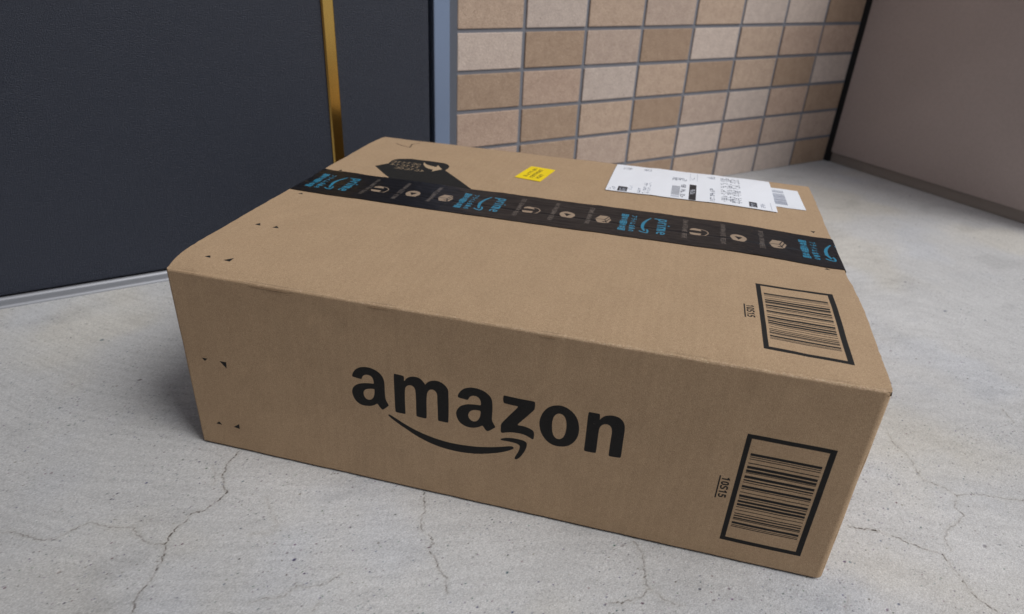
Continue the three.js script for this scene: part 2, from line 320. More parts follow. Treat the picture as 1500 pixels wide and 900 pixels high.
// the sorting mark: black frame, bars and the code read from the side
const BARS = [[0, 1.9], [2.6, .5], [4.2, .5], [7.4, .6], [9.8, 2], [12.7, 1.9], [15, .5], [17.4, 2], [20.5, 1.1], [22.5, .5], [25.2, 1.8], [27.7, .5], [30.6, .5], [33, 1.9], [35.7, .6], [37.6, 1.6], [40.2, 1.8], [42.9, .6], [45.6, .5], [48.4, .7], [50.2, .9], [52.2, 1], [53.6, .5], [56, 1.7], [58.6, .5], [59.8, .6]];
function sortMark(q, x0, y0, X, Y, S) {   // x0, y0: upper left corner in mm (y grows downwards)
  q.fillStyle = INK;
  q.beginPath(); poly(q, [[x0, y0], [x0 + 50, y0], [x0 + 50, y0 + 87], [x0, y0 + 87]], X, Y); poly(q, [[x0 + 3, y0 + 3], [x0 + 3, y0 + 84], [x0 + 46.6, y0 + 84], [x0 + 46.6, y0 + 3]], X, Y); q.fill('evenodd');
  for (const [y, h] of BARS) { q.beginPath(); poly(q, [[x0 + 4.6, y0 + 13.7 + y], [x0 + 45, y0 + 13.7 + y], [x0 + 45, y0 + 13.7 + y + h], [x0 + 4.6, y0 + 13.7 + y + h]], X, Y); q.fill(); }
  q.beginPath(); poly(q, [[x0 - 9.5, y0 + 35], [x0 - 8.7, y0 + 35], [x0 - 8.7, y0 + 53.2], [x0 - 9.5, y0 + 53.2]], X, Y); q.fill();
  q.save(); q.translate(X(x0 - 7.6), Y(y0 + 35.4)); q.rotate(Math.PI / 2); q.font = `bold ${6 * S}px monospace`; q.textBaseline = 'alphabetic'; const m = q.measureText('10S15').width; q.scale(17 * S / m, 1); q.fillText('10S15', 0, 0); q.lineWidth = 0.28 * S; q.strokeStyle = INK; q.strokeText('10S15', 0, 0); q.restore();
}
const LOGO = [
  [[132.7,90.8,133.1,92.4,134.4,95.1,136.5,97.4,139.3,99.1,142.7,99.9,145.9,100.0,149.2,99.3,152.3,97.6,154.6,95.2,155.7,92.4,156.1,89.1,156.0,83.5,156.0,79.1,156.3,76.0,157.2,74.0,158.4,71.7,158.0,71.0,154.0,67.0,153.2,66.8,151.3,68.8,150.1,71.0,149.5,71.0,147.4,69.2,145.1,67.8,142.3,67.1,138.8,66.8,136.1,67.5,133.9,69.2,132.4,71.8,131.7,74.8,131.5,77.3,132.0,79.7,133.4,82.2,135.8,84.3,139.0,85.8,142.4,86.7,145.7,87.1,148.2,87.2,148.3,88.6,148.1,90.4,147.4,92.4,146.1,93.5,144.2,94.0,142.3,93.6,140.8,92.5,140.0,91.1,139.5,89.5,138.9,89.3,135.9,89.7,132.9,90.0], [140.2,79.3,141.5,81.0,143.2,82.0,145.7,82.7,148.0,83.1,148.5,82.7,148.4,80.5,147.9,77.2,146.8,74.8,145.2,73.2,143.4,72.7,141.5,73.2,140.4,74.9,139.9,77.0]],
  [[162.9,98.5,163.7,98.9,169.6,98.4,170.1,97.9,170.1,94.3,170.5,94.4,171.6,96.5,173.6,98.2,176.0,99.2,178.9,99.4,181.5,98.6,183.3,96.9,184.6,95.1,185.0,94.3,185.9,96.0,187.6,97.7,190.2,98.8,193.1,99.2,196.2,98.5,199.1,96.6,200.6,94.4,201.0,92.1,201.1,85.7,201.1,77.0,201.0,67.4,200.6,66.7,194.1,66.7,193.6,67.2,193.6,75.2,193.3,83.9,193.2,88.8,192.5,90.4,190.9,91.6,189.3,91.7,187.7,90.9,186.5,89.1,185.9,86.5,185.6,79.6,185.6,67.5,185.0,66.6,178.9,66.9,178.1,67.4,178.3,76.7,178.2,85.4,177.9,89.0,177.1,91.0,175.5,92.0,173.9,92.0,172.3,91.1,171.0,89.6,170.5,87.4,170.2,78.6,170.4,67.5,169.9,67.0,163.5,67.1,162.9,67.6,163.0,80.7]],
  [[207.4,89.9,207.6,91.7,208.9,94.4,211.0,96.7,213.5,98.3,216.6,99.2,220.1,99.4,223.7,98.8,226.8,97.4,229.4,95.2,230.6,92.7,231.1,89.8,231.2,83.7,231.0,78.8,231.0,76.0,231.9,74.0,233.6,71.1,233.3,70.4,229.2,66.7,228.2,66.2,227.1,66.6,225.5,68.9,224.7,70.2,222.9,68.6,220.3,67.1,217.1,66.2,213.7,66.3,210.7,67.5,208.3,69.8,206.9,72.7,206.3,75.4,206.5,77.9,207.7,80.7,209.5,82.9,211.9,84.4,214.2,85.3,216.8,85.8,220.4,86.1,223.1,86.3,223.3,87.1,223.2,89.2,222.5,91.2,221.3,92.6,219.5,93.2,217.7,93.0,216.2,92.2,215.2,91.0,214.6,89.4,213.9,88.6,211.0,89.0,207.9,89.2], [214.8,77.7,215.8,79.8,217.4,81.1,219.5,81.8,222.1,81.9,223.1,81.8,223.2,80.6,223.1,77.8,222.1,74.7,220.7,72.7,218.9,71.9,217.0,72.1,215.4,73.8,214.6,75.8]],
  [[238.0,96.8,238.4,98.1,239.1,98.2,248.3,98.0,257.7,98.2,258.8,97.9,259.1,96.9,259.1,92.7,258.7,91.3,255.0,86.0,250.3,79.7,248.2,76.7,249.2,76.4,252.5,76.5,255.6,75.9,258.2,74.8,259.5,73.6,259.8,71.4,259.7,67.9,259.3,66.9,258.4,67.2,255.5,68.8,252.4,69.7,248.8,69.9,244.7,69.4,241.1,68.4,238.6,67.2,237.5,67.5,237.3,69.0,237.2,73.4,237.7,75.4,241.1,80.6,244.9,86.3,248.7,91.8,246.7,91.8,239.1,92.0,238.3,92.6]],
  [[262.6,80.8,262.8,85.2,264.0,89.7,265.9,93.4,268.2,96.1,271.0,97.8,273.8,98.6,277.2,98.5,280.2,97.4,283.3,95.2,285.8,92.2,287.3,88.9,288.2,85.2,288.6,81.1,288.2,76.7,286.8,72.6,284.6,69.2,281.9,66.9,278.7,65.7,275.0,65.3,271.4,66.0,268.2,68.2,265.4,71.6,263.7,75.5], [271.0,81.0,270.9,85.3,271.4,88.4,272.5,90.7,274.1,92.1,275.8,92.3,277.5,91.7,279.0,89.7,279.9,86.9,280.3,83.9,280.3,79.6,279.8,76.1,278.8,73.4,277.2,71.7,275.5,71.3,273.7,72.0,272.3,73.9,271.4,76.8]],
  [[293.0,96.6,293.4,97.7,294.1,97.7,299.8,97.9,300.3,97.4,300.5,93.6,300.7,93.4,301.7,95.2,303.4,96.9,305.9,98.0,308.9,98.3,312.0,97.8,314.3,96.1,315.8,93.8,316.5,91.0,316.7,86.8,316.7,79.0,316.9,67.9,316.7,66.3,316.1,65.9,309.6,65.6,309.1,66.1,309.0,67.7,309.0,78.9,309.1,85.6,308.5,88.4,307.3,90.0,305.5,90.7,303.9,90.5,302.1,89.3,301.0,86.9,300.8,84.1,300.8,76.8,300.9,67.1,300.5,65.9,293.9,65.9,293.1,66.4,293.1,68.6,293.1,81.0]],
  [[157.3,63.2,158.0,63.9,159.1,63.8,164.8,60.8,172.3,56.8,182.2,53.1,192.8,50.7,204.9,49.7,217.6,50.4,228.6,52.4,237.3,54.8,244.0,57.3,246.2,57.4,246.8,56.1,245.6,54.7,241.7,52.1,236.0,49.3,228.7,46.7,219.9,44.5,210.2,43.4,199.6,43.7,188.9,45.6,179.0,49.5,170.7,54.1,163.9,58.1,159.4,61.3]],
  [[237.2,61.3,238.1,62.4,241.2,63.8,245.5,64.7,249.8,64.8,253.3,64.4,255.2,63.2,255.5,61.3,255.1,58.1,253.7,54.1,251.6,49.9,249.6,47.4,248.1,46.9,247.6,47.7,248.3,50.0,250.3,54.6,250.9,58.3,250.4,60.0,247.8,60.9,242.8,61.1,238.5,60.8]]];   // outlines in millimetres on the front panel
const frontC = kraft(2048, 672, BW * 1000, 101);
{
  const q = frontC.getContext('2d'), S = 2048 / (BW * 1000), X = x => x * S, Y = y => 672 - y * 672 / (BH * 1000), Yd = y => y * 672 / (BH * 1000);
  q.fillStyle = INK;
  for (const [solid, hole] of LOGO) { q.beginPath(); curve(q, pairs(solid), X, Y); if (hole) curve(q, pairs(hole), X, Y); q.fill('evenodd'); }
  sortMark(q, 387.4, BH * 1000 - 104.3, X, Yd, S);
  q.fillStyle = INK;
  for (const t of [[[14.7, 80.7], [19.4, 80.8], [16.9, 78.4]], [[29.3, 80.9], [34.8, 81], [34.2, 75.7]], [[15.8, 21.7], [18.6, 24.3], [20.7, 21.6]], [[30.7, 21.9], [35.9, 25.9], [35.5, 21.2]]]) { q.beginPath(); poly(q, t, X, Y); q.fill(); }
  const r = rng(4); for (let k = 0; k < 260; k++) { q.fillStyle = `rgba(150,128,104,${0.15 + 0.35 * r()})`; q.beginPath(); q.arc(X(125 + 320 * r()), Y(15 + 90 * r()), 0.5 + 0.7 * r(), 0, 7); q.fill(); }   // paper fibres showing through the ink
}
const topF = kraft(2048, 830, BW * 1000, 102), topR = kraft(2048, 830, BW * 1000, 103), plainC = kraft(1024, 400, 400, 104);
const HD = BD * 500;   // half depth in mm
{
  const S = 2048 / (BW * 1000), X = x => x * S, Y = w => 830 * (1 - w / HD), Yd = y => y * 830 / HD;
  let q = topF.getContext('2d'); sortMark(q, 387.5, HD - 107, X, Yd, S); q.fillStyle = INK;
  for (const t of [[[18.5, 17.9], [21.1, 20.4], [23.2, 17.7]], [[33, 17.8], [38.1, 22.7], [38.1, 17.4]], [[18.4, 78.2], [20.6, 81.8], [23.4, 77.7]], [[33.5, 77.8], [34.6, 82.2], [38.5, 78.4]], [[12.8, 151.2], [14.6, 154.4], [16.9, 151.5]], [[439.8, 155.4], [442, 157.9], [443.8, 155.2]]]) { q.beginPath(); poly(q, t, X, Y); q.fill(); }
  q = topR.getContext('2d'); const Z = w => 830 * (1 - (w - HD) / HD); q.fillStyle = INK;
  for (const t of [[[14.2, 221.7], [15.4, 225.6], [17.6, 222.9]], [[439.6, 234.4], [443.5, 234.8], [441.6, 230.3]]]) { q.beginPath(); poly(q, t, X, Z); q.fill(); }
  // opening mark: black arrow shape with a curved white arrow and small turned lettering
  q.beginPath(); poly(q, [[38.7, 249.7], [47.3, 262.2], [46.6, 272], [47.6, 276.5], [51.1, 281.2], [55.5, 284], [60.2, 285.3], [97.4, 285.5], [102.4, 282.6], [105.6, 277.1], [106.6, 270], [106, 263.3], [157, 210], [62, 210], [68.3, 219]], X, Z); q.fill();
  q.fillStyle = '#b39b7d'; q.beginPath(); curve(q, [[78, 280.6], [79.8, 277.4], [82.3, 274.5], [87.2, 271.5], [94.3, 269.8], [94.6, 270], [94, 275.7], [94.3, 275.7], [102.2, 265.6], [102.2, 265.2], [95.3, 254.6], [95, 254.6], [94.8, 260.1], [94.6, 260.4], [87.5, 262.6], [82.0, 269.2], [79, 275]], X, Z); q.fill();
  const r = rng(15); q.strokeStyle = '#a58e72'; q.lineWidth = 0.75 * S;
  for (let row = 0; row < 3; row++) for (let k = 0; k < 6; k++) {
    const x = [48, 50, 58][row] + k * 5.2 , w = [268, 259.5, 251][row], a = 3.6, b = 4.6;
    q.beginPath();
    const kind = Math.floor(r() * 4);
    if (kind === 0) { q.moveTo(X(x), Z(w)); q.lineTo(X(x + a), Z(w)); q.lineTo(X(x + a), Z(w + b)); q.lineTo(X(x), Z(w + b)); }
    else if (kind === 1) { q.moveTo(X(x), Z(w + b)); q.lineTo(X(x + a), Z(w + b)); q.moveTo(X(x + a * 0.5), Z(w + b)); q.lineTo(X(x + a * 0.5), Z(w + 1)); q.lineTo(X(x), Z(w)); }
    else if (kind === 2) { q.ellipse(X(x + a / 2), Z(w + b / 2), a / 2 * S, b / 2 * S, 0, 0, 7); }
    else { q.moveTo(X(x), Z(w + b)); q.lineTo(X(x + a), Z(w + b * 0.5)); q.lineTo(X(x), Z(w)); q.moveTo(X(x + a * 0.5), Z(w)); q.lineTo(X(x + a * 0.5), Z(w + b)); }
    q.stroke();
  }
  // pressed scuff near the far corner
  q.strokeStyle = 'rgba(70,52,36,.85)'; q.lineWidth = 1.4 * S; q.lineJoin = 'round'; q.beginPath(); q.moveTo(X(25), Z(334)); q.lineTo(X(34), Z(329)); q.lineTo(X(44.5), Z(325)); q.lineTo(X(41), Z(340)); q.lineTo(X(46), Z(351)); q.stroke();
}
// pale fuzz along the folds: frayed fibres plus painted light on the rounded creases
const foldLightFuzz = (c, y0, y1, seed, n, far) => { const q = c.getContext('2d'), r = rng(seed); for (let k = 0; k < n; k++) { const t = r(), x = (far ? t : Math.sqrt(t)) * 2048, y = y0 + (y1 - y0) * r() * r(); q.strokeStyle = `rgba(${212 + 20 * r() | 0},${190 + 18 * r() | 0},${164 + 16 * r() | 0},${0.12 + 0.38 * r()})`; q.lineWidth = 0.6 + 1.3 * r(); q.beginPath(); q.moveTo(x, y); q.lineTo(x + (r() - 0.5) * 14, y + (r() - 0.5) * 5); q.stroke(); } };
foldLightFuzz(frontC, 0, 9, 71, 1500); foldLightFuzz(topF, 830, 818, 72, 1500); foldLightFuzz(frontC, 672, 664, 73, 500, true); foldLightFuzz(topR, 0, 10, 74, 400, true);
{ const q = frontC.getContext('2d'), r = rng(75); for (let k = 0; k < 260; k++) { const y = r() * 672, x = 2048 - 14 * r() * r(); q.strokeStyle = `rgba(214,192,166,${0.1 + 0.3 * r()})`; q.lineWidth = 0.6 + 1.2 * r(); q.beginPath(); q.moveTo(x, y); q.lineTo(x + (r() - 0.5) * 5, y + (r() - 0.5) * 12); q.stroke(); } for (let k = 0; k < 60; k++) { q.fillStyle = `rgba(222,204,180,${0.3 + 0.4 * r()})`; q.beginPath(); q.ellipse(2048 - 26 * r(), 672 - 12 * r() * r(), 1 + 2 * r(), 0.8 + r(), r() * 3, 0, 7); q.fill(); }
  for (let k = 0; k < 16; k++) { q.strokeStyle = `rgba(96,74,54,${0.06 + 0.1 * r()})`; q.lineWidth = 0.7 + r(); const x = r() * 2048, y = r() * 672; q.beginPath(); q.moveTo(x, y); q.quadraticCurveTo(x + 30 * r(), y + (r() - 0.5) * 30, x + 40 + 60 * r(), y + (r() - 0.5) * 50); q.stroke(); } }
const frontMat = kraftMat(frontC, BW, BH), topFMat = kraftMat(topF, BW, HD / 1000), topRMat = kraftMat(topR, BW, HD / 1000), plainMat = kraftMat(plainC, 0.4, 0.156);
// how the lid bows: proud along the middle, tucked down at the creases and where the tape pulls
function bow(u, w) {
  const s = smooth(u, 0.8, 1), h = 0.004 + 0.002 * Math.exp(-Math.max(u, 0) / 0.15) - 0.003 * s + 0.003 * s * Math.exp(-(((w - 0.25) / 0.12) ** 2));
  return h * (1 - Math.exp(-Math.max(w - 0.0065, 0) / 0.028)) * (1 - Math.exp(-Math.max(1 - w, 0) / 0.05)) * (1 - 0.15 * Math.exp(-(((w - 0.5) / 0.06) ** 2))) + 0.00028 * n2(u * 7, w * 5) + 0.00012 * n2b(u * 22, w * 16);
}
const lidY = (x, w) => BH + bow(x / BW, w / BD) + 0.0004 * (smooth(x, 0.0595, 0.0625) - 1) * smooth(w, 0.0, 0.03) * smooth(BD - w, 0, 0.03);   // faint step over the folded inner flap
const RL = 0.0025, RR = 0.0048, RT = 0.0018, RB = 0.0016;
// an upright panel along +x from 0 to len, facing +z, with half of each rounded corner
function upright(len, height, rl, rr, map) {
  const al = rl * Math.PI / 4, ar = rr * Math.PI / 4, flat = len - rl - rr, tot = al + flat + ar;
  const ss = [...lin(0, al, 5), ...lin(al, al + flat, 60).slice(1), ...lin(al + flat, tot, 8).slice(1)];
  const ab = RB * Math.PI / 4, at = RT * Math.PI / 4, fl = height - RB - RT, vt = ab + fl + at;
  const vv = [...lin(0, ab, 4), ...lin(ab, ab + fl, 16).slice(1), ...lin(ab + fl, vt, 5).slice(1)];
  return shell(ss, vv, (s, v) => {
    let x, z, nx, nz;
    if (s < al) { const a = Math.PI / 4 * (1 - s / al); x = rl - rl * Math.sin(a); z = -rl + rl * Math.cos(a); nx = -Math.sin(a); nz = Math.cos(a); }
    else if (s > al + flat) { const a = (s - al - flat) / rr; x = len - rr + rr * Math.sin(a); z = -rr + rr * Math.cos(a); nx = Math.sin(a); nz = Math.cos(a); }
    else { x = rl + s - al; z = 0; nx = 0; nz = 1; }
    let y, e;
    if (v < ab) { const a = Math.PI / 4 * (1 - v / ab); y = RB - RB * Math.sin(a); e = RB - RB * Math.cos(a); }
    else if (v > ab + fl) { const a = (v - ab - fl) / RT; y = height - RT + RT * Math.sin(a); e = RT - RT * Math.cos(a); }
    else { y = RB + v - ab; e = 0; }
    const k = Math.sin(Math.PI * Math.min(1, Math.max(0, y / height))) * Math.sin(Math.PI * Math.min(1, Math.max(0, x / len)));
    e += 0.0011 * k * (0.6 + 0.9 * n2(x * 6 + len * 31, y * 9)) + 0.00035 * Math.max(0, n2b(x * 21 + 4, y * 19))  + 0.00012 * n2b(x * 60, y * 40);
    return new THREE.Vector3(x - nx * e, 0.0011 + y * (height - 0.0011) / height, z - nz * e);
  }, CT, (s, v, p) => map(p));
}
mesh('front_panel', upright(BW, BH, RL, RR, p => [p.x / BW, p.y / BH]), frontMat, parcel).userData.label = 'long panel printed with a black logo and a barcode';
{
  const back = mesh('rear_panel', upright(BW, BH, RR, RL, p => [p.x / 0.4, p.y / 0.156]), plainMat, parcel); back.position.set(BW, 0, -BD); back.rotation.y = Math.PI;
  const right = mesh('end_panel', upright(BD, BH - 0.0036, RR, RR, p => [p.x / 0.4, p.y / 0.156]), plainMat, parcel); right.position.set(BW, 0, 0); right.rotation.y = Math.PI / 2;
  const left = mesh('end_panel', upright(BD, BH - 0.0036, RL, RL, p => [p.x / 0.4, p.y / 0.156]), plainMat, parcel); left.position.set(0, 0, -BD); left.rotation.y = -Math.PI / 2;
  const bottom = block(0.006, BW - 0.006, 0.0003, 0.0033, -BD + 0.006, -0.006, 0.0005); mesh('bottom_panel', bottom, plainMat, parcel);
}
// the two long lid flaps, with a narrow slot between them under the tape
function lidFlap(rear) {
  const a0 = RT * Math.PI / 4, end = BD / 2 - 0.0007, vs = [...lin(0, a0, 5), ...lin(a0, a0 + 0.03, 14).slice(1), ...lin(a0 + 0.03, a0 + end - RT, 34).slice(1)], us = [...lin(0.0006, 0.03, 8), ...lin(0.03, BW - 0.03, 60).slice(1), ...lin(BW - 0.03, BW - 0.0006, 8).slice(1)];
  return shell(us, vs, (x, v) => {
    let w, y;
    if (v < a0) { const a = Math.PI / 4 * (1 + v / a0); w = RT - RT * Math.cos(a); y = BH - RT + RT * Math.sin(a); }
    else { w = RT + v - a0; y = lidY(x, rear ? BD - w : w) - 0;  }
    if (w < RR) { const kr = RR - Math.sqrt(Math.max(0, RR * RR - (RR - Math.max(w, 0)) ** 2)), kl = w < RL ? RL - Math.sqrt(Math.max(0, RL * RL - (RL - Math.max(w, 0)) ** 2)) : 0; if (x > BW - 0.03) x -= 0.45 * kr * (x - BW + 0.03) / 0.03; else if (x < 0.03) x += kl * (0.03 - x) / 0.03; }
    const rag = (x < 0.001 ? -1 : x > BW - 0.001 ? 1 : 0) * (0.00028 * n2(w * 90, rear ? 3 : 7) + 0.00018 * n2b(w * 500, 2));
    const W = rear ? BD - w : w;
    y += 0.00012 * n2b(x * 40, W * 40);
    return new THREE.Vector3(x + rag, y, -W);
  }, CT, (x, v, p) => [p.x / BW, rear ? (-p.z - BD / 2) / (BD / 2) : -p.z / (BD / 2)], rear);
}
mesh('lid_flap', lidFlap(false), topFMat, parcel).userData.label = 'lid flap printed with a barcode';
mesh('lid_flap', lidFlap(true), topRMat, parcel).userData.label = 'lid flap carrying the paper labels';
for (const side of [0, 1]) {   // short inner flaps folded in from the ends
  const x0 = side ? BW - 0.062 : 0.0016, x1 = side ? BW - 0.0016 : 0.062;
  mesh('inner_flap', shell(lin(x0, x1, 12), lin(0.006, BD - 0.006, 40), (x, w) => new THREE.Vector3(x, Math.max(BH - 0.0042, lidY(x, w) - CT - 0.0012 - 0.0025 * (side ? smooth(x, BW - 0.03, BW - 0.002) : 1 - smooth(x, 0.002, 0.03))), -w), CT * 0.9, (x, w, p) => [p.x / 0.4, w / 0.156]), plainMat, parcel);
}
// a thin sheet stuck on the lid
function sticker(corners, lift, thick, nu = 24, nv = 16) {   // corners in mm: far left, far right, near right, near left
  const [a, b, c, d] = corners.map(p => [p[0] / 1000, p[1] / 1000]);
  return shell(lin(0, 1, nu), lin(0, 1, nv), (u, v) => {
    const x = (a[0] * (1 - u) + b[0] * u) * v + (d[0] * (1 - u) + c[0] * u) * (1 - v), w = (a[1] * (1 - u) + b[1] * u) * v + (d[1] * (1 - u) + c[1] * u) * (1 - v);
    return new THREE.Vector3(x, lidY(x, w) + lift + 0.00012 * n2b(x * 40, w * 40) + 0.00010 * n2(x * 55, w * 55), -w);
  }, thick, (u, v) => [u, v]);
}
// ---- black tape with blue and tan print
const TW0 = 0.1585, TW1 = 0.2200, TAIL = 0.055, TLEN = BW + 2 * TAIL;
const tapeC = canvas(2048, 256);
{
  const q = tapeC.getContext('2d'), S = 2048 / (TLEN * 1000), V = 256 / ((TW1 - TW0) * 1000), X = mm => (mm + TAIL * 1000) * S, r = rng(23);
  q.fillStyle = '#0e0e14'; q.fillRect(0, 0, 2048, 256);
  for (let k = 0; k < 900; k++) { q.fillStyle = `rgba(${r() < 0.5 ? '22,24,36' : '6,6,8'},${0.05 + 0.1 * r()})`; const y = r() * 256; q.fillRect(r() * 2048, y, 20 + 160 * r(), 1 + 2 * r()); }
  const BLUE = '#2a7f9f', TAN = '#9d8975', DIM = '#625a54', H = 256, cy = H / 2;
  const strokes = {   // simple strokes on a unit square
    pu: 'M.1 .15L.8 .15Q.75 .7 .25 .95M.92 .05L.93 .06', ra: 'M.2 .1L.8 .1M.1 .38L.85 .38Q.8 .8 .3 .97', i: 'M.85 .05Q.6 .4 .1 .55M.55 .38L.55 .98', mu: 'M.5 .05L.15 .85L.85 .78M.65 .55L.92 .98',
    kai: 'M.5 .02L.05 .42M.5 .02L.95 .42M.25 .45L.75 .45M.1 .65L.9 .65M.45 .65L.25 .95L.8 .9M.7 .78L.88 .98', in: 'M.3 .05L.7 .05L.7 .25L.3 .25ZM.2 .35L.8 .35L.8 .78L.2 .78ZM.2 .5L.8 .5M.2 .64L.8 .64M.35 .8L.12 .98M.65 .8L.9 .98', no: 'M.55 .15Q.45 .75 .25 .8Q.05 .7 .15 .4Q.35 .05 .7 .15Q1 .4 .85 .7Q.75 .9 .55 .95',
    box: 'M.1 .1L.9 .1L.9 .95L.1 .95ZM.1 .4L.9 .4M.1 .68L.9 .68M.5 .1L.5 .95', han: 'M.1 .3L.9 .3M.5 .05L.5 .98M.1 .62L.9 .62M.2 .8L.8 .8M.25 .1L.25 .45M.75 .1L.75 .45', ryo: 'M.2 .05L.2 .95M.02 .4L.4 .4M.55 .2L.65 .3M.55 .45L.65 .55M.8 .05L.8 .98M.5 .72L.98 .66',
  };
  const glyph = (d, x, y, w, h, lw) => { const p = new Path2D(); let m; const re = /([MLQZ])([^MLQZ]*)/g; while ((m = re.exec(d))) { const n = (m[2].match(/-?\d*\.?\d+/g) || []).map(Number).map((t, i) => i % 2 ? y + t * h : x + t * w); if (m[1] === 'M') p.moveTo(...n); else if (m[1] === 'L') p.lineTo(...n); else if (m[1] === 'Q') p.quadraticCurveTo(...n); else p.closePath(); } q.lineWidth = lw; q.stroke(p); };
  // frame whose x runs towards the front of the box and whose up points right, in mm
  const turned = (mm, fn) => { q.save(); q.translate(X(mm), cy); q.rotate(Math.PI / 2); q.scale(V, S); fn(); q.restore(); };
  const tinyRow = (mm, words) => turned(mm, () => { q.strokeStyle = DIM; let x = -23; for (const n of words) { for (let k = 0; k < n; k++) { const t = r(); glyph(t < 0.3 ? 'M.1 0L.1 1M.1 .5L.8 .5M.8 0L.8 1' : t < 0.6 ? 'M.8 0L.1 0L.1 1L.8 1M.1 .5L.6 .5' : t < 0.8 ? 'M.1 1L.1 0L.8 .1L.8 .5L.1 .5M.4 .5L.8 1' : 'M.4 0L.4 1M.05 0L.75 0', x, -1.9, 2.1, 3.6, 0.75); x += 2.55; } x += 1.6; } });
  for (let k = -1; k < 4; k++) {
    const p = k < 0 ? -99 : [40.6, 179.6, 319.5, 463][k];   // place of the word on the tape
    turned(p - 4.2, () => { q.fillStyle = BLUE; q.font = 'bold 13px sans-serif'; const w = q.measureText('prime').width; q.scale(35 / w, 1.02); q.fillText('prime', -w / 2 - 0.5, 0); });
    turned(p - 13.8, () => {   // smile arrow
      q.fillStyle = BLUE; q.beginPath(); q.moveTo(-17, -3.5); q.quadraticCurveTo(-2, 8.0, 13.5, 0.2); q.lineTo(12.2, -1.2); q.quadraticCurveTo(-2, 3.6, -16.2, -4.3); q.closePath(); q.fill();
      q.strokeStyle = BLUE; q.lineWidth = 1.7; q.lineCap = 'round'; q.beginPath(); q.moveTo(9.5, -2.2); q.quadraticCurveTo(14, -3.8, 16.4, -2.4); q.quadraticCurveTo(16.6, 0.6, 14, 3.4); q.stroke();
    });
    turned(p - 24.0, () => { q.strokeStyle = BLUE; ['pu', 'ra', 'i', 'mu', 'kai', 'in', 'no'].forEach((g, i) => glyph(strokes[g], -18.2 + i * 5.3, -2.4, 4.3, 4.8, 0.85)); });
    turned(p - 31.6, () => { q.strokeStyle = BLUE; ['box', 'han', 'ryo', 'box', 'ryo', 'han', 'box'].forEach((g, i) => glyph(strokes[g], -18.4 + i * 5.3, -2.9, 4.9, 5.9, 1.15)); });
    tinyRow(p + 18.2, [3, 7, 5]);
    turned(p + 29.5, () => { q.fillStyle = TAN; for (const s of [-1, 1]) { q.beginPath(); q.ellipse(s * 2.4, 2.6, 4.4, 4.8, 0, s > 0 ? -Math.PI / 2 : Math.PI / 2, s > 0 ? Math.PI / 2 : Math.PI * 1.5); q.fill(); } q.strokeStyle = TAN; q.lineWidth = 0.95; q.beginPath(); q.moveTo(-6.2, 0); q.bezierCurveTo(-6.6, -10, 6.6, -10, 6.2, 0); q.stroke(); });
    tinyRow(p + 48.6, [6, 4, 5]);
    turned(p + 60.8, () => { q.fillStyle = TAN; q.beginPath(); q.arc(0, 0, 6.6, 0, 7); q.fill(); q.fillStyle = '#0e0e14'; q.beginPath(); q.moveTo(-2.1, -3.2); q.lineTo(3.6, 0); q.lineTo(-2.1, 3.2); q.fill(); });
    tinyRow(p + 79, [5, 9]);
    turned(p + 91.2, () => {   // parcel drawn in three faces
      q.fillStyle = TAN; q.beginPath(); [[0, -6.8], [8, -4.2], [8, 3.6], [0, 6.8], [-8, 3.6], [-8, -4.2]].forEach((c, i) => i ? q.lineTo(...c) : q.moveTo(...c)); q.fill();
      q.strokeStyle = '#0e0e14'; q.lineWidth = 0.75; q.beginPath(); q.moveTo(-8, -4.2); q.lineTo(0, -1.4); q.lineTo(8, -4.2); q.moveTo(0, -1.4); q.lineTo(0, 6.8); q.moveTo(-4, -5.6); q.lineTo(4.2, -2.8); q.lineTo(4.2, 0.2); q.stroke();
    });
  }
  for (let k = 0; k < 26; k++) { q.strokeStyle = `rgba(30,32,44,${0.15 + 0.25 * r()})`; q.lineWidth = 0.6 + r(); const x = r() * 2048, y = r() * 256; q.beginPath(); q.moveTo(x, y); q.lineTo(x + 30 + 80 * r(), y + (r() - 0.5) * 30); q.stroke(); }
}
const tapeMat = new THREE.MeshPhysicalMaterial({ map: canvasMap(tapeC), roughness: 0.4, specularIntensity: 0.8, bumpMap: heightMap(512, 128, (i, j) => 0.5 + 0.3 * n2(i * 0.03, j * 0.08) + 0.1 * n2b(i * 0.2, j * 0.2)), bumpScale: 0.00025 });
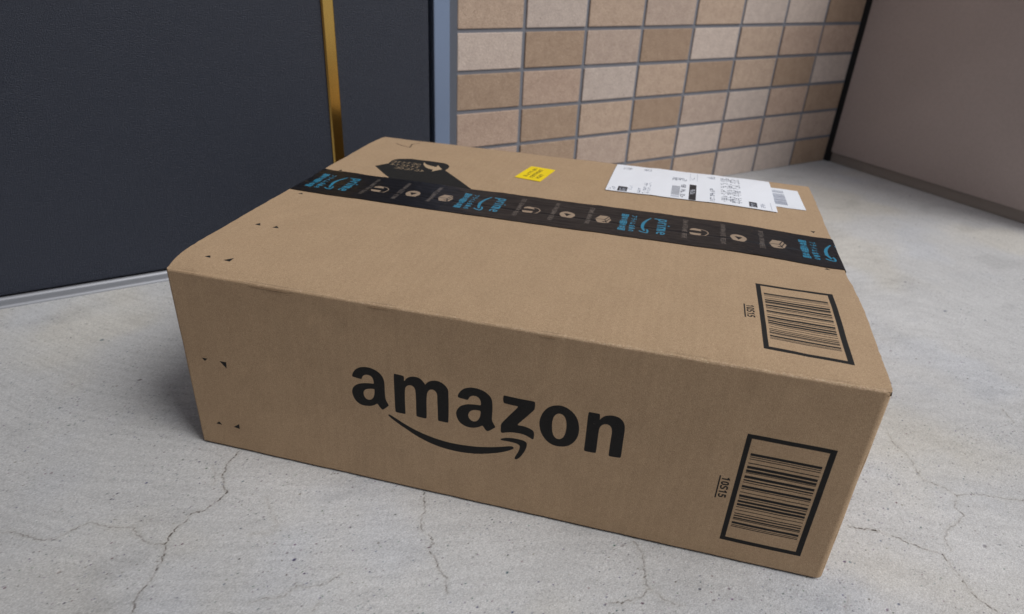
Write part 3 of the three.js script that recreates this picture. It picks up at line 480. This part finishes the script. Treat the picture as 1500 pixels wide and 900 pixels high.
{
  const r = 0.0018, lift = 0.0006, arc = r * Math.PI / 2;
  // s runs from the left tail over the lid to the right tail
  const s0 = -TAIL, ss = [...lin(s0, -arc, 10), ...lin(-arc, 0, 6).slice(1), ...lin(0, BW, 150).slice(1), ...lin(BW, BW + arc, 6).slice(1), ...lin(BW + arc, BW + TAIL, 10).slice(1)];
  const g = shell(ss, lin(0, 1, 62), (s, v) => {
    const w = TW0 + (TW1 - TW0) * v, inner = Math.min(Math.max(s, 0), BW), xe = r + (BW - 2 * r) * inner / BW, crinkle = 0.00024 * n2(s * 34, v * 2.2) + 0.00015 * n2b(s * 110, v * 4 + s * 60);
    const slot = 0.00045 * Math.exp(-(((w - BD / 2) / 0.0011) ** 2)), fold = 0.0006 * Math.exp(-(((s - 0.368 + (v - 0.5) * 0.05) / 0.004) ** 2)) * smooth(0.75 - v, 0, 0.5);
    const top = lidY(xe, w) + lift + 0.00012 * n2b(xe * 40, w * 40) + Math.max(0, crinkle) + fold - slot;
    if (s < 0) { const yb = lidY(r, w) + lift; if (s > -arc) { const a = -s / r; return new THREE.Vector3(r - (r + 0.0009) * Math.sin(a), yb - r + r * Math.cos(a), -w); } return new THREE.Vector3(-0.0009, yb - r + (s + arc), -w); }
    if (s > BW) { const yb = lidY(BW - r, w) + lift, d = s - BW; if (d < arc) { const a = d / r; return new THREE.Vector3(BW - r + (r + 0.0009) * Math.sin(a), yb - r + r * Math.cos(a), -w); } return new THREE.Vector3(BW + 0.0009, yb - r - (d - arc), -w); }
    return new THREE.Vector3(xe, top, -w);
  }, 0.00012, (s, v) => [(s + TAIL) / TLEN, v]);
  mesh('packing_tape', g, tapeMat, parcel).userData.label = 'glossy black packing tape with blue and tan print';
}
// ---- paper labels
{
  const c = canvas(1024, 640), q = c.getContext('2d'), S = 1024 / 153, Y = 640 / 95, r = rng(52);
  q.fillStyle = '#eef1f8'; q.fillRect(0, 0, 1024, 640);
  const box = (x, y, w, h, col) => { q.fillStyle = col; q.fillRect(x * S, y * Y, w * S, h * Y); };
  // rows of print seen from the side: unreadable strokes inside a rectangle (mm)
  const smear = (x, y, w, h, col, n, m, fill = 0.62) => { for (let i = 0; i < n; i++) for (let j = 0; j < m; j++) { if (r() > fill) continue; box(x + w * i / n, y + h * j / m, w / n * (0.55 + 0.4 * r()), h / m * (0.5 + 0.5 * r()), col); } };
  smear(8.4, 12.5, 9, 10, '#6e7482', 6, 7); smear(29, 10.5, 8, 9, '#8f96a6', 5, 6);
  box(10.5, 80.5, 8.8, 12.8, '#2e3038'); smear(12.4, 84.6, 5.8, 8, '#b9bfcd', 5, 5, 0.75);
  smear(5, 83, 4, 9, '#9299a8', 3, 7, 0.5); smear(2.3, 88, 2.4, 5.5, '#a5acbb', 2, 4, 0.5); smear(19.7, 75, 4, 12, '#b0b7c5', 3, 8, 0.4);
  smear(28.8, 79.5, 3, 13, '#8c93a2', 2, 10, 0.6); smear(33.4, 61, 3.2, 32, '#858c9b', 2, 24, 0.6); smear(37.4, 58, 2.8, 34, '#9aa1b0', 2, 25, 0.45);
  for (let k = 0; k < 26; k++) box(59.2, 58 + k * 1.06, 7.6, 0.62, '#6f7583'); box(59.2, 86.6, 7.6, 5, '#c3c9d6');
  smear(58.5, 31, 14, 9.5, '#747a88', 12, 3, 0.7);
  for (const y of [51, 66.5, 80]) smear(67.6, y, 4.6, 10.5, '#5d6270', 3, 5, 0.72);
  box(75.4, 48.5, 6.4, 46, '#22232a'); smear(76.6, 64, 4.2, 14, '#cfd4df', 3, 8, 0.8);
  box(75.2, 7, 0.35, 30, '#aab0be'); box(82, 7, 0.35, 30, '#aab0be'); smear(76.4, 22, 4, 11, '#8d94a3', 3, 6, 0.6);
  smear(91.6, 11, 8, 11, '#8f96a6', 6, 5, 0.6);
  for (const y of [53, 67, 81]) smear(94.4, y, 4.6, 11, '#666c7c', 3, 5, 0.72);
  for (const y of [10.5, 31, 51.5, 72]) smear(104.6, y, 18.6, 16.5, '#6c727f', 10, 9, 0.55);
  box(129, 78, 7, 13.5, '#33353d'); smear(130.4, 82.5, 4.2, 8.6, '#b3b9c6', 4, 5, 0.8); smear(139.2, 78, 4.4, 11, '#8b92a4', 3, 6, 0.55); box(148.2, 72, 0.4, 21, '#9aa1b0');
  mesh('shipping_label', sticker([[263, 360.3], [415.3, 361.6], [415.6, 266.2], [262.2, 264.8]], 0.0009, 0.0002), new THREE.MeshStandardMaterial({ map: canvasMap(c), roughness: 0.55 }), parcel).userData.label = 'white paper shipping label with small grey print';
}
{
  const c = canvas(512, 512), q = c.getContext('2d'), r = rng(53);
  q.fillStyle = '#ecf0f7'; q.fillRect(0, 0, 512, 512); q.fillStyle = '#7b8296';
  for (let y = 60; y < 440;) { const h = 3 + 7 * r(); if (y < 125 || y > 150) q.fillRect(40, y, 360, h); y += h + 2 + 4 * r(); }
  mesh('barcode_label', sticker([[374, 340], [440.6, 342.4], [442.2, 286], [374, 281.5]], 0.0005, 0.0002, 12, 10), new THREE.MeshStandardMaterial({ map: canvasMap(c), roughness: 0.5 }), parcel).userData.label = 'white barcode label half under the shipping label';
}
{
  const c = canvas(256, 384), q = c.getContext('2d'), r = rng(54);
  q.fillStyle = '#f2d400'; q.fillRect(0, 0, 256, 384); q.strokeStyle = 'rgba(96,78,10,.85)'; q.lineWidth = 9; q.lineCap = 'round';
  for (let row = 0; row < 3; row++) for (let k = 0; k < 6; k++) { if (row === 2 && k < 3) continue; const x = 56 + row * 62, y = 64 + k * 44; q.beginPath(); q.moveTo(x, y); q.lineTo(x + 34, y + (r() - 0.5) * 14); q.moveTo(x + (r() < 0.5 ? 4 : 30), y); q.lineTo(x + 30 * r(), y + 26); if (r() < 0.6) { q.moveTo(x, y + 27); q.lineTo(x + 34, y + 27); } q.stroke(); }
  mesh('yellow_sticker', sticker([[181.4, 311], [206.6, 307], [200.2, 265], [174, 270]], 0.0005, 0.0002, 8, 10), new THREE.MeshStandardMaterial({ map: canvasMap(c), roughness: 0.6 }), parcel).userData.label = 'small bright yellow sticker';
}

renderer.render(scene, camera);
